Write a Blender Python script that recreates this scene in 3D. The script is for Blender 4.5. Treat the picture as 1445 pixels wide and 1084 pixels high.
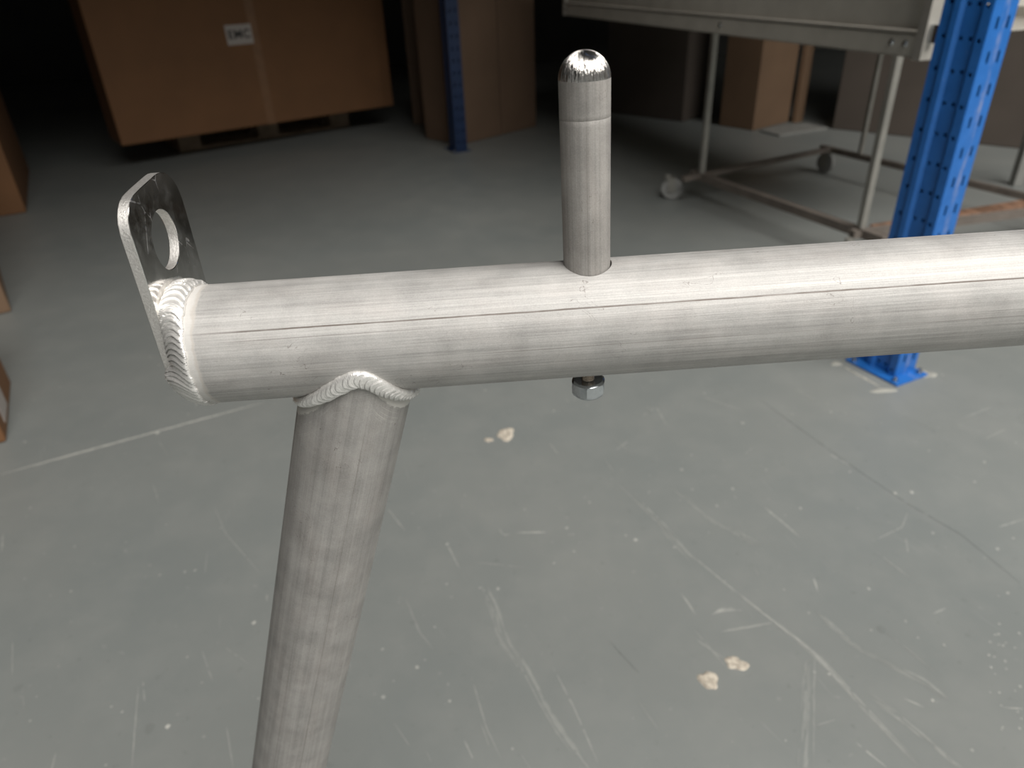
import bpy, bmesh, math, random
from mathutils import Vector, Matrix, noise
random.seed(7)
PI = math.pi
S = bpy.context.scene
for o in list(bpy.data.objects): bpy.data.objects.remove(o)
COL = S.collection
V = Vector

# ------------------------------------------------------------------ camera
cam = bpy.data.cameras.new('camera'); camo = bpy.data.objects.new('camera', cam); COL.objects.link(camo)
S.camera = camo
camo.matrix_world = Matrix(((0.99930, 0.0319, 0.0187, 0), (0.0, 0.506, -0.8625, 0), (-0.0370, 0.8619, 0.5057, 0.9), (0, 0, 0, 1)))
R3 = camo.matrix_world.to_3x3(); q = R3.to_quaternion(); q.normalize()
camo.matrix_world = Matrix.Translation((0, 0, 0.9)) @ q.to_matrix().to_4x4()
cam.sensor_width = 36; cam.lens = 1005/1445*36
cam.clip_start = 0.02; cam.clip_end = 60
cam.dof.use_dof = True; cam.dof.focus_distance = 0.36; cam.dof.aperture_fstop = 9.5

# ------------------------------------------------------------------ light
S.view_settings.view_transform = 'Standard'; S.view_settings.look = 'None'
S.view_settings.gamma = 1; S.view_settings.use_curve_mapping = False
S.view_settings.exposure = 0.0
wd = bpy.data.worlds.new('world'); S.world = wd; wd.use_nodes = True
wd.node_tree.nodes['Background'].inputs[0].default_value = (0.80, 0.90, 1.0, 1)
wd.node_tree.nodes['Background'].inputs[1].default_value = .1
def area(name, loc, rot, sx, sy, power, col):
    l = bpy.data.lights.new(name, 'AREA'); l.shape = 'RECTANGLE'; l.size = sx; l.size_y = sy; l.energy = power; l.color = col
    o = bpy.data.objects.new(name, l); COL.objects.link(o); o.location = loc; o.rotation_euler = rot
    return o
area('rooflight_lamp', (2.8, -2.0, 4.85), (0, 0, math.radians(30)), 6.0, 4.4, 800, (1, .975, .935))
area('doorway_daylight', (0.3, -5.2, 2.2), (math.radians(90), 0, 0), 5.0, 3.6, 9, (1, .93, .84))

# ------------------------------------------------------------------ helpers
def link(o, parent=None):
    COL.objects.link(o)
    if parent is not None: o.parent = parent
    return o
def tag(o, label, cat, group=None):
    o['label'] = label; o['category'] = cat
    if group: o['group'] = group
    return o
def struct(o, label=None, cat=None):
    o['kind'] = 'structure'
    if label: o['label'] = label
    if cat: o['category'] = cat
    return o
def empty(name, loc, rz=0, label=None, cat=None, group=None):
    o = bpy.data.objects.new(name, None); COL.objects.link(o); o.location = loc; o.rotation_euler = (0, 0, rz)
    o.empty_display_size = .1
    tag(o, label, cat, group); return o
def pymesh(name, vs, fs, mats, parent=None, smooth=False, loc=None, idx=None, angle=None):
    me = bpy.data.meshes.new(name); me.from_pydata([tuple(v) for v in vs], [], fs); me.update()
    for m in (mats if isinstance(mats, (list, tuple)) else [mats]): me.materials.append(m)
    if idx:
        for p, i in zip(me.polygons, idx): p.material_index = i
    if smooth:
        for p in me.polygons: p.use_smooth = True
    o = bpy.data.objects.new(name, me); link(o, parent)
    if loc: o.location = loc
    return o
def bmobj(name, bm, mats, parent=None, smooth=False):
    me = bpy.data.meshes.new(name); bmesh.ops.recalc_face_normals(bm, faces=bm.faces); bm.to_mesh(me); bm.free()
    for m in (mats if isinstance(mats, (list, tuple)) else [mats]): me.materials.append(m)
    if smooth:
        for p in me.polygons: p.use_smooth = True
    o = bpy.data.objects.new(name, me); return link(o, parent)
def bbox(bm, x0, x1, y0, y1, z0, z1, bev=0, M=None):
    r = bmesh.ops.create_cube(bm, size=1)
    vs = r['verts']
    for v in vs: v.co = V(((x0+x1)/2+v.co.x*(x1-x0), (y0+y1)/2+v.co.y*(y1-y0), (z0+z1)/2+v.co.z*(z1-z0)))
    if M is not None:
        for v in vs: v.co = M @ v.co
    if bev:
        es = list({e for v in vs for e in v.link_edges})
        bmesh.ops.bevel(bm, geom=es, offset=bev, segments=2, affect='EDGES', profile=.5)
def box(name, x0, x1, y0, y1, z0, z1, mat, parent=None, bev=0, M=None):
    bm = bmesh.new(); bbox(bm, x0, x1, y0, y1, z0, z1, bev, M); return bmobj(name, bm, mat, parent)
def cyl(bm, p0, p1, r0, r1=None, n=20, caps=True):
    r1 = r0 if r1 is None else r1
    p0, p1 = V(p0), V(p1); d = p1-p0
    M = Matrix.Translation((p0+p1)/2) @ d.to_track_quat('Z', 'Y').to_matrix().to_4x4()
    bmesh.ops.create_cone(bm, cap_ends=caps, segments=n, radius1=r0, radius2=r1, depth=d.length, matrix=M)
def autosmooth(o, deg=35):
    for p in o.data.polygons: p.use_smooth = True
    m = o.data
    bm = bmesh.new(); bm.from_mesh(m)
    for e in bm.edges:
        if len(e.link_faces) == 2 and e.calc_face_angle(0) > math.radians(deg): e.smooth = False
    bm.to_mesh(m); bm.free()
    return o
def lathe(name, prof, mat, parent=None, n=48, M=None, idxf=None):
    vs = []; fs = []
    for r, z in prof:
        for k in range(n):
            a = 2*PI*k/n; vs.append(V((r*math.cos(a), r*math.sin(a), z)))
    for i in range(len(prof)-1):
        for k in range(n):
            a, b = i*n+k, i*n+(k+1) % n
            fs.append((a, b, b+n, a+n))
    fs.append(tuple(range(n))[::-1]); fs.append(tuple(range((len(prof)-1)*n, len(prof)*n)))
    if M is not None: vs = [M @ v for v in vs]
    return autosmooth(pymesh(name, vs, fs, mat, parent), 40)

# ------------------------------------------------------------------ materials
class NT:
    def __init__(s, name):
        s.m = bpy.data.materials.new(name); s.m.use_nodes = True; s.t = s.m.node_tree; s.n = s.t.nodes; s.b = s.n['Principled BSDF']
    def add(s, ty, **kw):
        n = s.n.new(ty)
        for k, v in kw.items(): setattr(n, k, v)
        return n
    def lk(s, a, b): s.t.links.new(a, b)
    def val(s, sock, x):
        if hasattr(x, 'is_output') or isinstance(x, bpy.types.NodeSocket): s.lk(x, sock)
        else: sock.default_value = x
    def math(s, op, a, b=None, c=None, clamp=False):
        n = s.add('ShaderNodeMath', operation=op); n.use_clamp = clamp
        s.val(n.inputs[0], a)
        if b is not None: s.val(n.inputs[1], b)
        if c is not None: s.val(n.inputs[2], c)
        return n.outputs[0]
    def noise(s, vec, scale, detail=4, rough=.55, dist=0):
        n = s.add('ShaderNodeTexNoise'); s.lk(vec, n.inputs['Vector']); n.inputs['Scale'].default_value = scale
        n.inputs['Detail'].default_value = detail; n.inputs['Roughness'].default_value = rough; n.inputs['Distortion'].default_value = dist
        return n.outputs['Fac']
    def scale(s, vec, v):
        n = s.add('ShaderNodeVectorMath', operation='MULTIPLY'); s.lk(vec, n.inputs[0]); n.inputs[1].default_value = v; return n.outputs[0]
    def obj(s): return s.add('ShaderNodeTexCoord').outputs['Object']
    def map(s, x, a, b, c=0, d=1, smooth=False):
        n = s.add('ShaderNodeMapRange'); n.clamp = True
        if smooth: n.interpolation_type = 'SMOOTHSTEP'
        s.val(n.inputs[0], x); n.inputs[1].default_value = a; n.inputs[2].default_value = b; n.inputs[3].default_value = c; n.inputs[4].default_value = d
        return n.outputs[0]
    def mix(s, f, a, b):
        n = s.add('ShaderNodeMix', data_type='RGBA'); s.val(n.inputs[0], f)
        for k, x in ((6, a), (7, b)):
            if isinstance(x, tuple): n.inputs[k].default_value = (*x, 1) if len(x) == 3 else x
            else: s.lk(x, n.inputs[k])
        return n.outputs[2]
    def bump(s, h, strength=.3, dist=.001, nrm=None):
        n = s.add('ShaderNodeBump'); n.inputs['Strength'].default_value = strength; n.inputs['Distance'].default_value = dist
        s.lk(h, n.inputs['Height'])
        if nrm is not None: s.lk(nrm, n.inputs['Normal'])
        return n.outputs[0]
    def sep(s, v):
        n = s.add('ShaderNodeSeparateXYZ'); s.lk(v, n.inputs[0]); return n.outputs
    def comb(s, x, y, z):
        n = s.add('ShaderNodeCombineXYZ')
        for i, q_ in enumerate((x, y, z)): s.val(n.inputs[i], q_)
        return n.outputs[0]
    def fin(s, col=None, rough=None, metal=None, nrm=None, spec=None):
        if col is not None:
            if isinstance(col, tuple): s.b.inputs['Base Color'].default_value = (*col, 1)
            else: s.lk(col, s.b.inputs['Base Color'])
        if rough is not None: s.val(s.b.inputs['Roughness'], rough)
        if metal is not None: s.val(s.b.inputs['Metallic'], metal)
        if nrm is not None: s.lk(nrm, s.b.inputs['Normal'])
        if spec is not None: s.b.inputs['Specular IOR Level'].default_value = spec
        return s.m

def simple(name, col, rough=.6, metal=0, var=.12, sc=20, bump=0):
    t = NT(name); v = t.obj(); n = t.noise(v, sc, 5)
    f = t.map(n, .3, .7)
    c = t.mix(f, tuple(c*(1-var) for c in col), tuple(min(1, c*(1+var)) for c in col))
    return t.fin(c, rough, metal, t.bump(n, bump, .002) if bump else None)

def tube_metal(name, base=.72, seams=(), end=None, dull=0, tint=(1, .975, .94), marks=True, lc=.20, saddle=None):
    """drawn aluminium tube; object X runs along the tube, -Y/Z around it"""
    t = NT(name); o = t.obj(); x, y, z = t.sep(o)[:3]
    ang = t.math('ARCTAN2', z, t.math('MULTIPLY', y, -1))
    arc = t.math('MULTIPLY', ang, .03)
    p = t.comb(x, arc, 0.0)
    lines = t.noise(t.scale(p, (9, 900, 1)), 1, 5, .75)
    bands = t.noise(t.scale(p, (2.5, 190, 1)), 1, 4, .6)
    pink = t.noise(t.scale(p, (22, 60, 1)), 1, 4, .6)
    fine = t.noise(t.scale(p, (70, 5200, 1)), 1, 3, .7)
    wob = t.noise(t.scale(p, (30, 30, 1)), 1, 3, .6)
    cloud = t.noise(o, 45, 5, .65)
    grain = t.noise(o, 1500, 2, .6)
    k = t.math('ADD', t.math('ADD', t.math('MULTIPLY', t.map(lines, .32, .68), lc*.8), t.math('MULTIPLY', t.math('SUBTRACT', t.map(bands, .3, .7), .5), .10)), t.math('MULTIPLY', t.map(cloud, .3, .7), .12))
    k = t.math('ADD', k, t.math('MULTIPLY', t.map(grain, .25, .75), .08))
    k = t.math('ADD', k, base-.15)
    # drawing marks: dark seams running the length
    wig = t.math('MULTIPLY', t.math('SUBTRACT', wob, .5), .0007)
    dark = None
    for (a0, w0, s0, x0, x1) in seams:
        d = t.math('ABSOLUTE', t.math('ADD', t.math('SUBTRACT', arc, a0*.03), wig))
        m = t.map(d, w0*.35, w0, 1, 0)
        m = t.math('MULTIPLY', m, t.map(t.noise(t.scale(p, (22, 5, 1)), 1, 3, .8), .3, .55, .5, 1))
        m = t.math('MULTIPLY', m, t.math('MULTIPLY', t.map(x, x0, x0+.03), t.map(x, x1-.02, x1, 1, 0)))
        m = t.math('MULTIPLY', m, s0)
        dark = m if dark is None else t.math('MAXIMUM', dark, m)
    # pinholes and hair-like scuffs
    if marks:
        vn = t.add('ShaderNodeTexVoronoi'); t.lk(t.scale(p, (95, 150, 1)), vn.inputs['Vector']); vn.inputs['Scale'].default_value = 1
        sp = t.math('MULTIPLY', t.map(vn.outputs['Distance'], .03, .075, 1, 0), t.math('GREATER_THAN', t.noise(t.scale(p, (60, 60, 1)), 1, 2, .5), .6))
        sp = t.math('MULTIPLY', sp, .55)
        hair = t.noise(t.scale(p, (38, 55, 1)), 1, 2, .5, 1.6)
        hm = t.map(t.math('ABSOLUTE', t.math('SUBTRACT', hair, .5)), .0015, .0055, 1, 0)
        hm = t.math('MULTIPLY', hm, t.map(t.noise(t.scale(p, (26, 26, 1)), 1, 1, .5), .57, .62, 0, .6))
        hm = t.math('MULTIPLY', hm, t.map(t.noise(t.scale(p, (900, 900, 1)), 1, 1, .5), .4, .55, .2, 1))
        sp = t.math('MAXIMUM', sp, hm)
        dark = sp if dark is None else t.math('MAXIMUM', dark, sp)
    c0 = t.add('ShaderNodeCombineColor')
    for i in range(3): t.lk(t.math('MULTIPLY', k, tint[i]), c0.inputs[i])
    col = t.mix(t.map(pink, .45, .7, 0, .5), c0.outputs[0], t.mix(.94, (1, .72, .60), c0.outputs[0]))
    rough = t.math('ADD', t.math('MULTIPLY', t.map(cloud, .3, .7), .10), .56+dull)
    if end is not None:   # whitish cleaned band beside a weld
        xw = t.math('ADD', x, t.math('MULTIPLY', t.math('SUBTRACT', t.noise(o, 160, 3), .5), .004))
        e = t.math('MULTIPLY', t.map(xw, end, end+.0012, 1, 0), .7)
        col = t.mix(e, col, (.70, .68, .65)); rough = t.math('ADD', rough, t.math('MULTIPLY', e, .15))
        e2 = t.math('MULTIPLY', t.math('SUBTRACT', t.map(xw, end, end+.0012, 1, 0), t.map(xw, end-.0012, end-.0002, 1, 0)), .35)
        col = t.mix(e2, col, (.42, .36, .30))
    if saddle is not None:   # same cleaned band below the saddle weld, plus grinding arcs
        an = t.add('ShaderNodeAttribute'); an.attribute_name = 'drop'; ds = an.outputs['Fac']
        dn = t.math('ADD', ds, t.math('MULTIPLY', t.math('SUBTRACT', t.noise(o, 150, 4, .7), .5), .006))
        e = t.math('MULTIPLY', t.map(dn, .0138, .0146, 1, 0), .85)
        col = t.mix(e, col, (.66, .64, .60))
        arcs = t.noise(t.comb(t.math('MULTIPLY', ds, 1500), t.math('MULTIPLY', arc, 25), 0.0), 1, 3, .7)
        arcs = t.math('MULTIPLY', t.map(arcs, .56, .68), t.math('MULTIPLY', t.map(ds, .022, .034, 1, 0), t.map(t.noise(o, 70, 2), .42, .55)))
        col = t.mix(t.math('MULTIPLY', arcs, .5), col, (.75, .73, .68))
    if dark is not None: col = t.mix(dark, col, (.11, .085, .07))
    h = t.math('ADD', t.math('MULTIPLY', lines, .6), t.math('MULTIPLY', fine, .4))
    n = t.bump(h, .5, .0003); n = t.bump(grain, .10, .0002, n)
    # light short nicks
    return t.fin(col, rough, .38, n)

M_tube = tube_metal('drawn_aluminium', .41, ((math.radians(34.6), .00055, .9, .012, 1.2), (math.radians(26), .00025, .4, .016, .13), (math.radians(-1), .0003, .35, .13, .9),
                                          (math.radians(97), .0003, .6, .2, .9), (math.radians(-24), .0003, .3, .014, .06), (math.radians(12), .0002, .2, .014, .05)), end=.0160)
M_leg = tube_metal('drawn_aluminium_leg', .365, ((math.radians(18), .0005, .3, .03, .9), (math.radians(-20), .0004, .18, .2, .9)), dull=.03, tint=(1, .965, .92), lc=.09, saddle=(-.3028, .0))
M_peg = tube_metal('turned_aluminium', .335, ((math.radians(5), .0012, .22, 0, 1),), dull=.0, tint=(1, .955, .90), lc=.10)

def polished(name, base, rough, sc, stretch, bs, metal=1):
    t = NT(name); o = t.obj(); n = t.noise(t.scale(o, stretch), sc, 4, .7)
    c = t.mix(t.map(n, .3, .7), tuple(b*.85 for b in base), base)
    return t.fin(c, t.math('ADD', t.math('MULTIPLY', n, .12), rough), metal, t.bump(n, bs, .0003))
M_bead = polished('weld_bead_metal', (.90, .88, .85), .30, 700, (1, 1, 1), .25, .62)
M_dome = NT('polished_dome')
_t = M_dome; _x, _y, _z = _t.sep(_t.obj())[:3]
_a = _t.math('ARCTAN2', _y, _x)
_n = _t.noise(_t.comb(_t.math('MULTIPLY', _a, 4), _t.math('MULTIPLY', _z, 30), 0.0), 1, 4, .75)
_r = _t.noise(_t.comb(_t.math('MULTIPLY', _z, 4200), 0.0, 0.0), 1, 2, .5)
M_dome = _t.fin(_t.mix(_n, (.72, .68, .64), (.97, .95, .92)), .2, 1, _t.bump(_r, .15, .0002, _t.bump(_n, 1.0, .0022)))

# plate: bright rolled sheet face, sawn matte edge
t = NT('polished_plate'); o = t.obj(); x, y, z = t.sep(o)[:3]
cl = t.noise(o, 60, 5, .7)
scr = t.noise(t.scale(o, (1, 260, 30)), 3, 3, .6, .4)
hz = t.noise(o, 420, 3, .7)
rr = t.math('SQRT', t.math('ADD', t.math('MULTIPLY', y, y), t.math('MULTIPLY', z, z)))
rr = t.math('ADD', rr, t.math('MULTIPLY', t.math('SUBTRACT', t.noise(o, 140, 3), .5), .0025))
rim = t.map(rr, .0345, .0355, .9, 0)
col = t.mix(rim, t.mix(t.map(cl, .35, .65), (.60, .58, .56), (.80, .78, .76)), (.90, .88, .85))
rough = t.math('ADD', t.math('ADD', t.math('MULTIPLY', t.map(cl, .4, .7), .22), .09), t.math('MULTIPLY', rim, .35))
sv = t.add('ShaderNodeTexVoronoi', feature='DISTANCE_TO_EDGE'); t.lk(t.scale(o, (1, 60, 25)), sv.inputs['Vector']); sv.inputs['Scale'].default_value = 1
sm = t.math('MULTIPLY', t.map(sv.outputs['Distance'], .0, .012, 1, 0), t.map(cl, .46, .56, 0, .9))
rough = t.math('ADD', rough, t.math('MULTIPLY', sm, .4))
M_plate = t.fin(col, rough, 1, t.bump(t.math('ADD', scr, t.math('MULTIPLY', hz, .5)), .05, .0003))
t = NT('sawn_edge'); o = t.obj(); n1 = t.noise(o, 900, 4, .8); n2 = t.noise(t.scale(o, (1, 1, 6)), 140, 3)
M_edge = t.fin(t.mix(t.map(n1, .3, .7), (.66, .63, .60), (.92, .90, .87)), .52, 1, t.bump(n1, .6, .0006))

M_zinc = polished('zinc_plated_steel', (.55, .58, .60), .18, 500, (1, 1, 1), .2)
M_brass = polished('bright_thread', (.80, .70, .60), .22, 300, (1, 1, 1), .1)

# floor
t = NT('painted_concrete'); o = t.add('ShaderNodeTexCoord').outputs['Object']
n1 = t.noise(o, 1.6, 6, .6); n2 = t.noise(o, 9, 6, .65); n3 = t.noise(o, 60, 4, .6); n4 = t.noise(o, 400, 2)
c = t.mix(t.map(n1, .3, .7), (.192, .208, .202), (.232, .240, .228))
c = t.mix(t.map(n2, .45, .75, 0, .35), c, (.27, .275, .26))
c = t.mix(t.map(n3, .66, .74, 0, .35), c, (.34, .34, .32))
c = t.mix(t.map(n3, .36, .27, 0, .3), c, (.12, .125, .12))
# random thin scuffs in two dominant directions
rot = t.add('ShaderNodeMapping'); t.lk(o, rot.inputs[0]); rot.inputs['Rotation'].default_value = (0, 0, math.radians(60))
s1 = t.noise(t.scale(rot.outputs[0], (5, 260, 1)), 1, 2, .5)
s1 = t.math('MULTIPLY', t.map(s1, .70, .76), t.map(t.noise(o, 5, 3), .5, .62))
rot2 = t.add('ShaderNodeMapping'); t.lk(o, rot2.inputs[0]); rot2.inputs['Rotation'].default_value = (0, 0, math.radians(72))
s2 = t.noise(t.scale(rot2.outputs[0], (7, 330, 1)), 1, 2, .5)
s2 = t.math('MULTIPLY', t.map(s2, .70, .76), t.map(t.noise(o, 3.3, 3), .5, .6))
c = t.mix(t.math('MULTIPLY', t.math('MAXIMUM', s1, s2), .4), c, (.42, .42, .40))
wa = t.add('ShaderNodeAttribute'); wa.attribute_name = 'wear'
w = wa.outputs['Fac']
c = t.mix(t.math('MAXIMUM', w, 0.0), c, (.60, .59, .54))
c = t.mix(t.math('MAXIMUM', t.math('MULTIPLY', w, -1), 0.0), c, (.02, .02, .02))
rg = t.math('ADD', t.math('MULTIPLY', n2, .2), .36)
M_floor = t.fin(c, rg, 0, t.bump(n2, .12, .004, t.bump(n4, .1, .0006)), spec=.4)

t = NT('white_filler'); o = t.obj(); n1 = t.noise(o, 130, 4, .7)
M_fill = t.fin(t.mix(t.map(n1, .35, .65), (.36, .31, .25), (.66, .60, .50)), .85, 0, t.bump(n1, .7, .002))
M_grout = simple('grey_grout', (.34, .335, .30), .9, 0, .2, 60, .3)

def cardboard(name, col):
    t = NT(name); o = t.obj(); n = t.noise(o, 4, 4); fl = t.add('ShaderNodeTexWave'); t.lk(t.scale(o, (1, 1, 0)), fl.inputs[0]); fl.inputs['Scale'].default_value = 60
    c = t.mix(t.map(n, .3, .7), tuple(a*.9 for a in col), tuple(a*1.08 for a in col))
    return t.fin(c, .75, 0, t.bump(fl.outputs['Fac'], .03, .002))
M_card = cardboard('cardboard', (.18, .085, .034))
M_card2 = cardboard('cardboard_dull', (.09, .073, .06))
M_card4 = cardboard('cardboard_brown', (.15, .095, .06))
M_card3 = cardboard('cardboard_light', (.20, .125, .075))
M_tape = simple('packing_tape', (.205, .105, .048), .45)
M_label = simple('paper_label', (.42, .38, .35), .6, 0, .03)
M_ink = simple('black_ink', (.015, .015, .014), .5)
M_wood = simple('pallet_wood', (.34, .26, .18), .8, 0, .25, 14, .2)
M_pwhite = simple('white_board', (.25, .25, .235), .7)
M_post = None
t = NT('blue_paint'); o = t.obj(); x, y, z = t.sep(o)[:3]
nn = t.noise(o, 30, 5, .65); n2 = t.noise(o, 160, 4, .7)
# rubbed stripe down the middle of the slotted face (local x 0..0.07, y near 0)
st = t.math('MULTIPLY', t.map(t.math('ABSOLUTE', t.math('SUBTRACT', x, .0385)), .003, .010, 1, 0), t.map(y, .0, .004, 1, 0))
st = t.math('MULTIPLY', st, t.map(t.noise(t.scale(o, (60, 60, 14)), 1, 4, .7), .48, .66, 0, .45))
c = t.mix(t.map(nn, .3, .7), (.017, .125, .42), (.024, .155, .50))
c = t.mix(t.map(n2, .66, .72, 0, .5), c, (.25, .33, .45))
c = t.mix(st, c, (.42, .40, .44))
M_blue = t.fin(c, .32, 0, t.bump(n2, .05, .001), spec=.5)
M_blue_shaded = simple('shaded_blue_paint', (.010, .026, .075), .4)  # same blue as the near upright, with the distant shade put into the colour
M_galv = simple('grey_sheet_steel', (.55, .52, .46), .5, .15, .08, 12)
M_galvl = simple('bright_channel', (.50, .475, .43), .4, .4, .08, 30)
M_legs = simple('dull_steel_tube', (.34, .33, .30), .42, .45, .1, 20)
M_rail = simple('brown_steel_rail', (.17, .145, .125), .6, .1, .2, 18)
M_rubber = simple('grey_caster_tread', (.30, .30, .29), .6)
M_rust = simple('rusty_orange_steel', (.24, .135, .085), .7, 0, .4, 30, .2)
M_wall = simple('grey_block_wall', (.10, .10, .095), .9, 0, .1, 3, .2)
M_ceil = simple('dark_roof_sheet', (.09, .088, .085), .8, 0, .1, 2)
M_shelf = simple('shelf_chipboard', (.30, .24, .17), .8)

# ------------------------------------------------------------------ setting
gx = [-6.5, 7.5]; gy = [-5.6, 8.5]
fl = pymesh('floor', [(gx[0], gy[0], 0), (gx[1], gy[0], 0), (gx[1], gy[1], 0), (gx[0], gy[1], 0), (gx[0], gy[0], -.15), (gx[1], gy[0], -.15), (gx[1], gy[1], -.15), (gx[0], gy[1], -.15)],
            [(0, 1, 2, 3), (7, 6, 5, 4), (0, 4, 5, 1), (1, 5, 6, 2), (2, 6, 7, 3), (3, 7, 4, 0)], M_floor)
struct(fl, 'scratched grey painted concrete warehouse floor')
struct(box('wall_back', gx[0], gx[1], 8.5, 8.7, 0, 5.2, M_wall))
struct(box('wall_left', gx[0]-.2, gx[0], gy[0], 8.5, 0, 5.2, M_wall))
struct(box('wall_right', gx[1], gx[1]+.2, gy[0], 8.5, 0, 5.2, M_wall))
bm = bmesh.new()
bbox(bm, gx[0], -2.6, gy[0]-.2, gy[0], 0, 5.2); bbox(bm, 3.2, gx[1], gy[0]-.2, gy[0], 0, 5.2); bbox(bm, -2.6, 3.2, gy[0]-.2, gy[0], 4.1, 5.2)
struct(bmobj('wall_front', bm, M_wall))
_m = Matrix.Translation((.35, 1.08, 0)) @ Matrix.Rotation(math.radians(31), 4, 'Z')
struct(box('added_shade_deck', -7.5, 7.5, 0, 6.0, 2.5, 2.65, M_ceil, None, 0, _m), 'unseen deck added to shade the storage area', None)  # out-of-view slab, added to block the overhead light from the background
struct(box('ceiling', gx[0], gx[1], gy[0], 8.5, 5.2, 5.3, M_ceil))

# worn marks on the floor: thin scuffs in the paint
SCR = [["j",0.0079,0.75,[[-1.133,1.22],[-0.989,1.298],[-0.639,1.487]]],["s",0.0019,0.5,[[-0.589,0.687],[-0.539,0.558]]],["s",0.002,0.3,[[-0.623,1.093],[-0.572,1.013],[-0.475,0.908]]],["s",0.0021,0.25,[[-0.516,0.746],[-0.479,0.69]]],["s",0.0019,0.3,[[-0.433,0.617],[-0.402,0.555]]],["s",0.0033,0.75,[[-0.026,0.993],[0.036,0.992]]],["s",0.0026,0.5,[[-0.058,1.006],[-0.048,0.986],[-0.037,0.99]]],["s",0.0031,0.4,[[-0.151,0.968],[-0.125,0.907]]],["w",0.0075,0.3,[[-0.086,0.891],[-0.055,0.813],[-0.044,0.759],[-0.022,0.72],[0.024,0.611],[0.065,0.545]]],["s",0.002,0.4,[[0.028,0.699],[0.054,0.631],[0.079,0.551]]],["s",0.0019,0.35,[[-0.093,0.686],[-0.068,0.603],[-0.047,0.559]]],["s",0.0023,0.4,[[-0.098,0.587],[-0.082,0.555]]],["w",0.0039,0.4,[[0.171,1.143],[0.241,1.007],[0.283,0.909]]],["s",0.0023,0.5,[[0.246,0.836],[0.258,0.797]]],["s",0.0032,0.35,[[0.304,1.409],[0.313,1.334]]],["s",0.0032,0.3,[[0.304,1.409],[0.265,1.369]]],["d",0.0031,-0.25,[[0.115,0.747],[0.153,0.685]]],["s",0.0034,0.2,[[-0.21,0.841],[-0.179,0.77],[-0.154,0.737]]],["s",0.0019,0.25,[[-0.198,0.616],[-0.171,0.58]]],["w",0.0043,0.5,[[0.25,0.997],[0.276,0.93],[0.352,0.81],[0.415,0.722],[0.444,0.645],[0.467,0.583],[0.488,0.535]]],["w",0.005,0.3,[[0.442,0.806],[0.485,0.72],[0.554,0.66],[0.569,0.63]]],["w",0.0038,0.35,[[0.464,0.644],[0.499,0.599],[0.538,0.534]]],["s",0.0032,0.5,[[0.444,1.046],[0.483,0.959]]],["w",0.0055,0.25,[[0.415,0.722],[0.339,0.538]]],["s",0.0018,0.3,[[0.422,0.722],[0.353,0.538]]],["s",0.0021,0.45,[[0.246,0.747],[0.283,0.706]]],["s",0.0023,0.5,[[0.245,0.837],[0.259,0.791]]],["s",0.0029,0.4,[[0.622,1.215],[0.654,1.162]]],["s",0.0023,0.6,[[0.421,0.571],[0.446,0.536]]],["s",0.0029,0.7,[[0.513,0.635],[0.534,0.62]]],["s",0.0019,0.6,[[0.64,0.617],[0.666,0.614]]],["s",0.0026,0.4,[[0.839,0.972],[0.897,0.991]]],["w",0.0045,0.6,[[0.279,0.79],[0.302,0.799],[0.331,0.799]]],["s",0.0029,0.55,[[0.471,0.862],[0.467,0.833]]],["s",0.0034,0.4,[[0.628,0.781],[0.653,0.792]]],["s",0.0026,0.35,[[0.701,1.019],[0.672,0.979],[0.604,0.945]]],["s",0.0025,0.4,[[0.665,0.95],[0.652,0.915]]],["s",0.0014,0.35,[[0.379,0.597],[0.413,0.606]]],["s",0.0032,0.3,[[0.968,1.323],[1.055,1.365]]],["s",0.0031,0.3,[[0.968,1.241],[1.034,1.277]]],["d",0.0033,-0.3,[[0.548,1.432],[0.616,1.262],[0.671,1.131],[0.714,1.04],[0.765,0.957],[0.8,0.833]]],["s",0.0033,0.3,[[0.418,1.447],[0.5,1.379]]],["w",0.0066,0.2,[[0.275,1.129],[0.334,1.021],[0.403,0.942]]]]
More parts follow.
